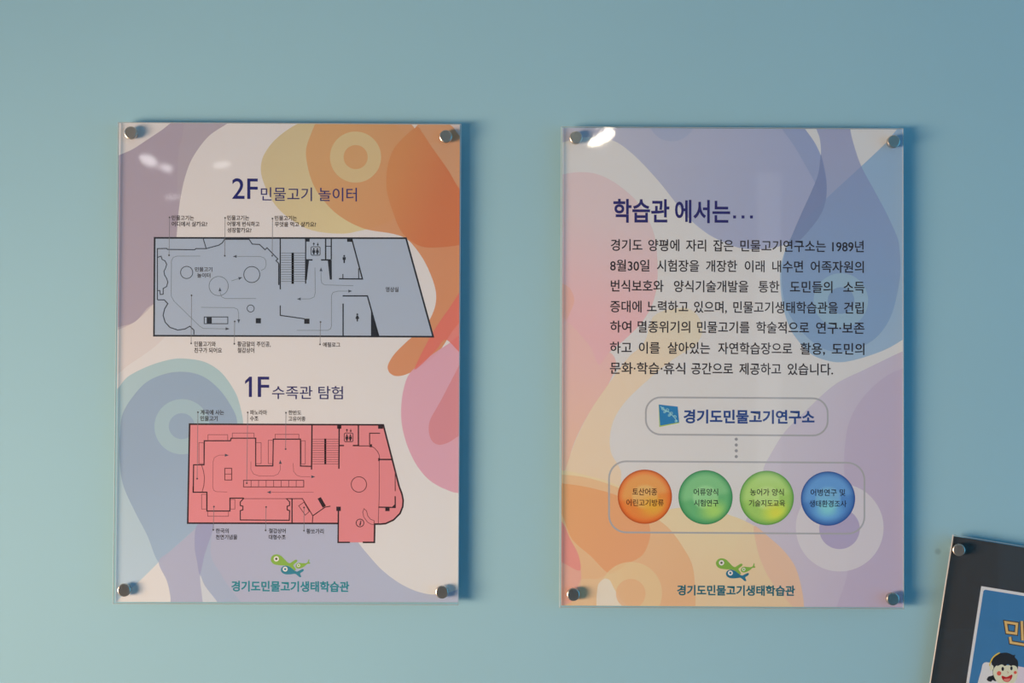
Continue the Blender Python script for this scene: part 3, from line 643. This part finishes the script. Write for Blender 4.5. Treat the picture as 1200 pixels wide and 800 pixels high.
# ------------------------------------------------------------------ right sign: the learning centre
sr_ = sign('information_sign', 'acrylic wall sign with a text paragraph above four round coloured badges', 'sign', 858, 430)
PR = [(659.4, 149.8), (1057.8, 151.6), (1058.0, 711.6), (657.6, 709.2)]
A_ = [(905, 130), (915, 149), (930.6, 171), (944, 194), (955, 214), (964, 235)]
B_ = [(930, 130), (942, 149), (955, 167.5), (964, 188), (968.5, 210.6), (968, 233), (962.5, 250), (949, 269), (936, 280)]
C_ = [(953, 130), (956, 149), (960.6, 162), (962, 180.6), (959, 203), (951, 224), (940, 248), (928, 276)]
D_ = [(1054, 290), (1051.6, 278), (1039, 250), (1024, 222), (1009, 194), (1000, 167.5), (996, 149), (995, 130)]
Rlayers = [
    # lavender blob across the top
    ly([(640, 172), (660, 166.6), (677.5, 161.5), (700, 161), (720.6, 165.6), (737.5, 177), (756, 194.7), (775, 216), (790, 235), (809, 257.5), (828, 273), (842.5, 281), (865, 290), (884, 292), (902, 291), (922, 286)] + B_[::-1] + [(900, 110), (760, 120), (640, 130)], grad((158, 158, 176), (690, 170), (140, 145, 174), (930, 230)), 0.92),
    ly([(762, 147), (771, 160.5), (786, 165.6), (801, 162), (812, 150), (800, 138), (775, 138)], (142, 149, 174), 0.8),
    ly(A_ + [(968, 233), (968.5, 210.6), (964, 188), (955, 167.5), (942, 149), (930, 130)], (122, 134, 168), 0.55),
    # violet field, lower right
    ly([(893, 568), (895, 548), (902, 534), (919.5, 506), (947.5, 478), (979, 450), (1014, 432.5), (1058, 411.5), (1080, 405), (1085, 600), (1080, 730), (900, 730), (850, 690), (870, 620)], grad((172, 164, 180), (920, 560), (165, 152, 174), (1050, 600)), 0.85),
    ly([(989.5, 530), (995, 495), (1010, 467), (1035, 443), (1060, 431), (1085, 430), (1085, 730), (975, 730), (981, 709), (990.6, 681), (996, 655), (996, 620), (990, 570)], (160, 146, 170), 0.5),
    ly(circle((984, 618), 51.5), (187, 182, 187), 0.8, False),
    ly(circle((983.8, 619.4), 23.8), (150, 140, 170), 0.9, False),
    # pale blue corner and drop
    ly([(1070, 133), (1051.6, 151), (1037.5, 168), (1009, 195), (985, 217), (970, 231), (950, 251), (936, 265), (922, 288), (914.5, 317), (916, 350), (922, 375), (930, 392), (951, 415), (977.5, 424), (1000, 422), (1034, 411), (1056, 399), (1080, 380), (1090, 250), (1085, 140)], grad((128, 152, 178), (1040, 200), (134, 156, 180), (930, 380)), 0.93),
    ly(C_ + [(919, 300), (916, 330), (922, 362), (940, 389), (966, 409), (996, 411), (1026, 396), (1045, 368), (1055, 322)] + D_, grad((122, 126, 162), (980, 170), (112, 136, 170), (985, 360)), 0.72),
    ly([(962, 181), (966, 200), (968.5, 215), (968, 233), (962.5, 250), (949, 269), (932, 286), (924, 286), (928, 276), (940, 248), (951, 224), (959, 203)], (106, 116, 150), 0.6),
    ly(circle((985.4, 352), 32), (134, 158, 176), 0.85, False),
    ly(circle((985.6, 352), 15.6), (112, 134, 166), 0.9, False),
    # pink blob, left
    ly([(640, 208), (660, 204), (677.5, 201.6), (696, 203), (715, 210.6), (734, 224), (749, 239), (760, 257.5), (767.5, 278), (770.5, 306), (770, 332), (765, 355), (752.5, 377), (734, 396), (714, 413), (702, 427), (692.5, 407.5), (677.5, 389), (666, 377), (655, 368), (635, 360), (632, 280)], grad((188, 168, 173), (720, 260), (200, 152, 158), (690, 390)), 0.9),
    ly([(645, 330), (659, 332), (668, 338), (673, 351), (669, 364), (661, 378), (640, 392)], (206, 152, 142), 0.8),
    # coral field below it
    ly([(640, 366), (655, 368), (666, 377), (677.5, 389), (692.5, 407.5), (702, 427), (714, 413), (722, 425), (713, 450), (692, 481), (674, 516), (662, 552), (650, 575), (635, 580)], grad((206, 156, 154), (680, 420), (208, 158, 138), (665, 540)), 0.85),
    # yellow tail
    ly([(764, 373), (775, 365), (790, 361.5), (805, 361), (818, 370), (823, 389), (814, 405), (790, 420), (765, 440), (736, 467), (721, 488), (715, 509), (716, 530), (728, 556), (715, 590), (660, 590), (655, 565), (662, 551), (674.5, 516), (692, 481), (713, 450), (737, 418), (755, 401)], grad((192, 180, 160), (800, 385), (210, 176, 150), (680, 540)), 0.82),
    # yellow field, foot
    ly([(700, 560), (745, 580), (775, 598), (790, 595.5), (811, 593.5), (830, 595), (850, 601.5), (868, 608), (884, 616), (901, 629), (918, 644.5), (931, 662), (938, 683), (942, 709), (943, 735), (640, 735), (640, 560)], grad((200, 180, 148), (850, 620), (198, 172, 140), (840, 700)), 0.93),
    ly([(884, 616), (901, 629), (918, 644.5), (931, 662), (938, 683), (942, 709), (936, 716), (921, 702), (902.5, 679), (891, 655), (885.6, 634)], (196, 162, 144), 0.85),
    # orange fields
    ly([(640, 557), (658, 556), (690, 560), (728, 573), (755, 592), (771, 608), (786, 621), (801, 642), (811, 661), (814.5, 685), (815, 709), (814, 735), (640, 735)], grad((207, 162, 128), (690, 590), (204, 156, 122), (790, 690)), 0.93),
    ly([(640, 566), (665, 567), (695, 572), (732, 584), (756, 602), (762, 622), (760, 636), (752, 651), (734, 661), (715, 672), (692, 651), (670, 631), (659, 604), (645, 590)], grad((206, 142, 100), (670, 590), (202, 140, 104), (740, 640)), 0.85),
    ly([(640, 600), (659, 612), (668, 631), (677.5, 649), (680.5, 664), (680, 688), (668, 706), (640, 708)], (208, 146, 138), 0.85),
    ly([(640, 596), (659, 612), (668, 631), (677.5, 649), (680, 668), (665, 662), (640, 645)], (200, 124, 120), 0.75),
    ly([(680, 680), (690, 678), (700, 678), (715, 672), (728, 668), (734, 709), (735, 730), (670, 730)], (208, 172, 142), 0.5),
    ly(circle((739.4, 694.6), 36.5), (206, 174, 138), 0.75, False),
    ly([(700, 690), (701.5, 684), (706, 679), (710, 677.6), (715, 680), (720, 690), (727, 701), (738, 716), (720, 730), (702, 722), (699, 706)], (216, 190, 182), 0.85),
    ly(circle((739.2, 695.4), 17.4), (205, 156, 122), 0.8, False),
]
layered_print('printed_sheet', PR, (187, 184, 186), Rlayers, INK_R, sr_, PRINT_Y)
acrylic_sheet(rect_quad(0.09541, 1.93067), sr_)
a = Art(INK_R)
write(a, '학습관', 718.8, 233, 784.4, 261, (42, 40, 94), 0.022); write(a, '에서는', 791, 234.2, 855.6, 261.4, (42, 40, 94), 0.022)
for x in (860.8, 870.7, 880.6): a.rect((x - 1.7, 252.4), (x + 1.7, 255.8), (46, 44, 100))
a.build('heading', sr_, y3_)
LZ, RZ, MZ = (lambda v: 700 + v / (20 / 3)), (lambda v: 860 + v / (20 / 3)), (lambda v: 650 + v / (1200 / 420))
body = [
    (279.8, [('경기도', LZ(105), LZ(352)), ('양평에', LZ(398), LZ(640)), ('자리', LZ(692), LZ(850)), ('잡은', LZ(905), LZ(1063)), ('민물고기연구소는', RZ(50), RZ(718)), ('1989년', RZ(768), RZ(1015))]),
    (303.8, [('8월30일', LZ(100), LZ(407)), ('시험장을', LZ(465), LZ(795)), ('개장한', LZ(848), LZ(1092)), ('이래', RZ(85), RZ(240)), ('내수면', RZ(300), RZ(540)), ('어족자원의', RZ(600), RZ(1015))]),
    (327.6, [('번식보호와', LZ(105), LZ(517)), ('양식기술개발을', LZ(598), LZ(1180)), ('통한', RZ(192), RZ(355)), ('도민들의', RZ(438), RZ(770)), ('소득', RZ(855), RZ(1020))]),
    (351.8, [('증대에', LZ(100), LZ(345)), ('노력하고', LZ(388), LZ(710)), ('있으며,', LZ(755), LZ(1012)), ('민물고기생태학습관을', LZ(1062), RZ(812)), ('건립', RZ(860), RZ(1015))]),
    (375.4, [('하여', LZ(100), LZ(265)), ('멸종위기의', LZ(315), LZ(725)), ('민물고기를', LZ(780), RZ(122)), ('학술적으로', RZ(175), RZ(587)), ('연구·보존', RZ(642), RZ(1020))]),
    (400.0, [('하고', MZ(185), MZ(258)), ('이를', MZ(282), MZ(352)), ('살아있는', MZ(378), MZ(520)), ('자연학습장으로', MZ(547), MZ(795)), ('활용,', MZ(822), MZ(905)), ('도민의', MZ(928), MZ(1037))]),
    (424.0, [('문화·학습·휴식', MZ(185), MZ(437)), ('공간으로', MZ(457), MZ(597)), ('제공하고', MZ(618), MZ(758)), ('있습니다.', MZ(780), MZ(932))]),
]
a = Art(INK_R)
for y, words in body:
    for s, x0, x1 in words:
        dy = 0.0062 * ((x0 + x1) / 2 - 715)
        write(a, s, x0, y + dy, x1, y + dy + 14.0, (40, 36, 42), 0.012, ref='경험을', slope=0.0058)
a.build('paragraph', sr_, y3_)
def tilt(pts, xc, k=0.0062): return [(x, y + k * (x - xc)) for x, y in pts]
def rounded(x0, y0, x1, y1, r, n=8):
    pts = []
    for cx, cy, a0 in ((x1 - r, y0 + r, -90), (x1 - r, y1 - r, 0), (x0 + r, y1 - r, 90), (x0 + r, y0 + r, 180)):
        for k in range(n + 1): t = math.radians(a0 + 90 * k / n); pts.append((cx + r * math.cos(t), cy + r * math.sin(t)))
    return pts
a = Art(INK_R); a.stroke(tilt(rounded(756.8, 466, 970, 509.6, 17.5), 863), 2.0, (144, 144, 150), True); nf = a.build('name_frame', sr_, y1_)
a = Art(INK_R); a.poly([(771.8, 473.8), (794.2, 476.3), (796, 495.5), (772.6, 500.2)], (150, 168, 70)); em = a.build('square_emblem', sr_, y1_ + 0.00002)
b = Art(INK_R); b.poly([(772.0, 473.8), (794.2, 476.3), (795.9, 494.6), (773.6, 498.6)], (44, 108, 156)); b.build('blue_field', em, y2_)
b = Art(INK_R)
def swirl(cx, cy, r, turns, a0, w):
    b.stroke([(cx + r * (1 - 0.75 * k / 14) * math.cos(a0 + turns * 2 * math.pi * k / 14), cy + r * (1 - 0.75 * k / 14) * math.sin(a0 + turns * 2 * math.pi * k / 14)) for k in range(15)], w, (142, 186, 208))
for cx, cy, r, t0 in ((777, 478.4, 2.2, 0.3), (782.2, 480.6, 2.4, 2.0), (787, 484.2, 2.2, 1.0), (790.8, 488.4, 2.0, 3.6), (784, 486.5, 1.8, 4.5), (792, 493, 1.5, 0), (778.6, 482.4, 1.6, 5)): swirl(cx, cy, r, 1.3, t0, 0.6)
b.stroke([(774, 476), (779, 480.5), (785.5, 483.5), (790, 489), (794, 493.5)], 0.7, (142, 186, 208))
b.build('swirl_pattern', em, y3_)
a = Art(INK_R); write(a, '경기도민물고기연구소', 801, 480, 954.5, 496.4, (38, 62, 118), 0.03); a.build('name_lettering', sr_, y3_)
a = Art(INK_R)
for y in (514.4, 521.2, 528, 534.8): a.disc((862.8, y), 1.85, (128, 128, 134), 18)
a.build('dotted_line', sr_, y1_)
a = Art(INK_R); a.stroke(tilt(rounded(713.7, 541.2, 1013, 624.4, 20), 863), 2.0, (146, 146, 152), True); a.build('badge_frame', sr_, y1_)

def badge(px, py, r, edge, fill, light, spot, spot_c, label, texts, tc):
    """a glassy printed button: rings of ink from a dark rim to a pale middle"""
    org = sr_.location; v = []; f = []; NR, NS = 18, 56
    for k in range(NR + 1):
        for i in range(NS):
            t = 2 * math.pi * i / NS; v.append((px + r * k / NR * math.cos(t), py + r * k / NR * math.sin(t)))
    for k in range(NR):
        for i in range(NS):
            j = (i + 1) % NS; f.append([k * NS + i, k * NS + j, (k + 1) * NS + j, (k + 1) * NS + i])
    me = bpy.data.meshes.new('badge'); me.from_pydata([tuple(at(p[0], p[1], y1_) - org) for p in v], [], f)
    ca = me.color_attributes.new('ink', 'FLOAT_COLOR', 'POINT')
    def ss(a_, b_, x): x = min(1, max(0, (x - a_) / (b_ - a_))); return x * x * (3 - 2 * x)
    def mixc(c, d, t): return tuple(c[i] + (d[i] - c[i]) * t for i in range(3))
    for n, p in enumerate(v):
        u, w = (p[0] - px) / r, (p[1] - py) / r; q = math.hypot(u, w)
        c = mixc(fill, light, 0.75 * (1 - ss(0.42, 0.50, math.hypot(u, w * 1.05))))
        c = mixc(c, light, 0.45 * (1 - ss(-0.12, 0.10, w + 0.18 * u)))
        c = mixc(c, spot_c, 0.9 * (1 - ss(0.05, 0.75, math.hypot(u - spot[0], (w - spot[1]) * 1.3))))
        c = mixc(c, edge, 0.32 * ss(0.74, 0.95, q)); c = mixc(c, edge, 0.95 * ss(0.925, 0.985, q))
        ca.data[n].color = (*INK_R.albedo(c), 1)
    me.materials.append(print_material())
    o = link('badge', me, sr_); o['label'] = label
    a = Art(INK_R)
    for s, x0, y0, x1, y1 in texts: write(a, s, x0, y0, x1, y1, tc, 0.013)
    a.build('badge_lettering', o, y3_)
    return o
badge(755.7, 581.8, 31.8, (148, 58, 26), (212, 118, 60), (224, 162, 106), (0.3, 0.35), (226, 150, 58), 'orange round badge', [('토산어종', 741, 571.8, 770, 580.2), ('어린고기방류', 734, 584.8, 777.8, 592.8)], (70, 36, 28))
badge(826.8, 582.5, 31.8, (38, 108, 70), (92, 156, 106), (140, 186, 138), (0.3, 0.5), (150, 186, 96), 'green round badge', [('어류양식', 812.8, 572.2, 841.5, 580.4), ('시험연구', 813.2, 585.2, 842, 593.2)], (40, 56, 48))
badge(898.5, 583.2, 31.8, (66, 124, 58), (140, 176, 94), (168, 196, 128), (0.35, 0.55), (192, 196, 72), 'lime green round badge', [('농어가 양식', 879, 572.4, 918.5, 580.6), ('기술지도교육', 877.5, 585.4, 920, 593.4)], (52, 58, 44))
badge(970.3, 584, 31.8, (34, 62, 124), (74, 118, 174), (112, 160, 204), (-0.02, 0.4), (118, 182, 212), 'blue round badge', [('어병연구 및', 950, 572.8, 990.6, 581), ('생태환경조사', 948.6, 586, 992, 594)], (34, 42, 66))
emblem(sr_, INK_R, 521.7, 4.6, (112, 150, 66), (40, 98, 124), (206, 206, 198), 0.00711)
a = Art(INK_R); write(a, '경기도민물고기생태학습관', 793.4, 685.4, 931.6, 697.8, TEAL_R, 0.030); a.build('name_lettering', sr_, y3_)
for p in ((675, 161), (1047.6, 165.6), (671.9, 696.6), (1046.6, 701.8)): standoff(p[0], p[1], sr_)

# ------------------------------------------------------------------ the dark notice board hung crooked, lower right
nb = sign('notice_board', 'black acrylic board hung crooked, holding a blue poster with a cartoon girl', 'sign', 1290, 790)
o0 = at(1116.8, 626.2, 0.0)
e1 = at(1200, 640.9, 0.0) - o0; e2 = at(1091.9, 800, 0.0) - o0
ang = (math.atan2(e1.z, e1.x) + (math.atan2(e2.z, e2.x) + math.pi / 2)) / 2
U = Vector((math.cos(ang), 0, math.sin(ang))); Vd = Vector((math.sin(ang), 0, -math.cos(ang)))
WB, HB = 0.62, 0.46
def bq(i0, j0, i1, j1, y=0.0): return [o0 + U * a_ + Vd * b_ + Vector((0, y, 0)) for a_, b_ in ((i0, j0), (i1, j0), (i1, j1), (i0, j1))]
acrylic_sheet(bq(0, 0, WB, HB), nb)
dark = principled('black_backing', (0.060, 0.056, 0.053), 0.35)
def slab(name, q, y0, y1, mat, parent):
    org = root_of(parent).location
    v = [tuple(Vector((p.x, y0, p.z)) - org) for p in q] + [tuple(Vector((p.x, y1, p.z)) - org) for p in q]
    f = [[0, 1, 2, 3], [7, 6, 5, 4]] + [[i, 4 + i, 4 + (i + 1) % 4, (i + 1) % 4] for i in range(4)]
    return solid(name, v, f, mat, parent, shade=False)
slab('black_backing', bq(0.003, 0.003, WB - 0.003, HB - 0.003), 0.0080, 0.0110, dark, nb)
def uv_px(p):
    d = CM.transposed() @ (p - CAM); return 600 + F_PX * d.x / d.y, 400 - F_PX * d.z / d.y
pa, pb = at(1149.9, 686.5, 0.0078), at(1134.2, 800, 0.0078)
def poster_rect(i0, j0, i1, j1, r=0.0):
    pts = rounded(i0, j0, i1, j1, r, 5) if r else [(i0, j0), (i1, j0), (i1, j1), (i0, j1)]
    return [uv_px(pa + U * i + Vd * j) for i, j in pts]
a = Art(INK_D); a.poly(poster_rect(0, 0, WB - 0.115, HB - 0.13), (196, 200, 204)); po = a.build('poster', nb, 0.0078)
a = Art(INK_D); a.poly(poster_rect(0.005, 0.005, WB - 0.120, HB - 0.135, 0.004), (52, 99, 142)); a.build('blue_field', po, 0.00775)
z9 = zoom(1080, 610, 505 / 120.0)
a = Art(INK_D); a.poly(smooth(P(z9, 298, 720, 304, 704, 320, 697, 420, 712, 520, 724, 620, 740, 620, 900, 290, 900)), (206, 200, 204))
pp = a.build('picture_panel', po, 0.00771)
a = Art(INK_D); a.poly(P(z9, 470, 716, 612, 742, 612, 850, 462, 850), (214, 168, 190)); a.build('pink_figure', pp, 0.00769)
MIN = [P(z9, 414, 500, 470, 508, 466, 556, 422, 550), P(z9, 494, 494, 498, 590), P(z9, 436, 572, 440, 600, 512, 612)]
for nm, w, c, dp in (('title_outline', 5.0, (52, 42, 36), 0.00770), ('title_lettering', 2.9, (214, 148, 96), 0.00765)):
    for k, pts in enumerate(MIN):   # the syllable's square, its upright and its foot
        a = Art(INK_D); a.stroke(pts, w, c, k == 0)
        a.build(nm, po, dp - 0.00001 * k)
# the printed cartoon girl: hair, face, band, eyes, cheeks and laughing mouth
HAIR, SKIN = (34, 34, 38), (238, 178, 158)
a = Art(INK_D); a.poly(smooth(P(z9, 330, 768, 322, 785, 345, 792, 352, 760, 345, 700, 352, 672, 380, 655, 420, 650, 452, 662, 462, 660, 460, 672, 474, 690, 476, 715, 470, 735, 440, 712, 400, 700, 370, 745, 368, 790, 340, 778), 4), HAIR)
girl = a.build('cartoon_girl', po, 0.00765)
a = Art(INK_D); a.ellipse(z9(345, 725), 2.3, 3.4, SKIN, 0.2); a.poly(smooth(P(z9, 352, 745, 366, 716, 392, 708, 420, 712, 450, 712, 470, 722, 474, 755, 462, 790, 430, 812, 395, 808, 366, 785), 5), SKIN); a.build('face', girl, 0.00760)
a = Art(INK_D); a.poly(smooth(P(z9, 372, 716, 388, 692, 425, 686, 462, 694, 472, 716, 455, 710, 440, 716, 425, 706, 412, 716, 395, 708), 4), HAIR); a.build('fringe', girl, 0.00755)
a = Art(INK_D); a.stroke(smooth(P(z9, 338, 712, 344, 688, 358, 668, 384, 654))[:19], 1.5, (220, 156, 66)); a.build('hair_band', girl, 0.00750)
for q, rx, ry in ((z9(400, 730), 1.5, 2.4), (z9(443, 727), 1.4, 2.3)): a = Art(INK_D); a.ellipse(q, rx, ry, HAIR); a.build('eye', girl, 0.00750)
for q, r in ((z9(382, 752), 2.6), (z9(462, 748), 1.8)): a = Art(INK_D); a.disc(q, r, (216, 74, 62)); a.build('cheek', girl, 0.00750)
a = Art(INK_D); a.poly(smooth(P(z9, 396, 764, 420, 770, 446, 758, 444, 778, 428, 794, 410, 792, 398, 780), 4), (150, 30, 30)); mo = a.build('mouth', girl, 0.00750)
a = Art(INK_D); a.poly(smooth(P(z9, 404, 782, 420, 778, 438, 778, 428, 792, 412, 791), 4), (222, 106, 98)); a.build('tongue', girl, 0.00745)
a = Art(INK_D); a.stroke(P(z9, 422, 742, 428, 748, 424, 752), 0.5, (150, 100, 86)); a.build('nose', girl, 0.00745)
standoff(1125.4, 644.5, nb, 0.0106, turn=-0.25, br=0.5)
for i, j in ((WB - 0.022, 0.022), (0.022, HB - 0.022), (WB - 0.022, HB - 0.022)):
    q = o0 + U * i + Vd * j; q.y = -CAP_OUT; pxy = uv_px(q); standoff(pxy[0], pxy[1], nb, 0.0120)
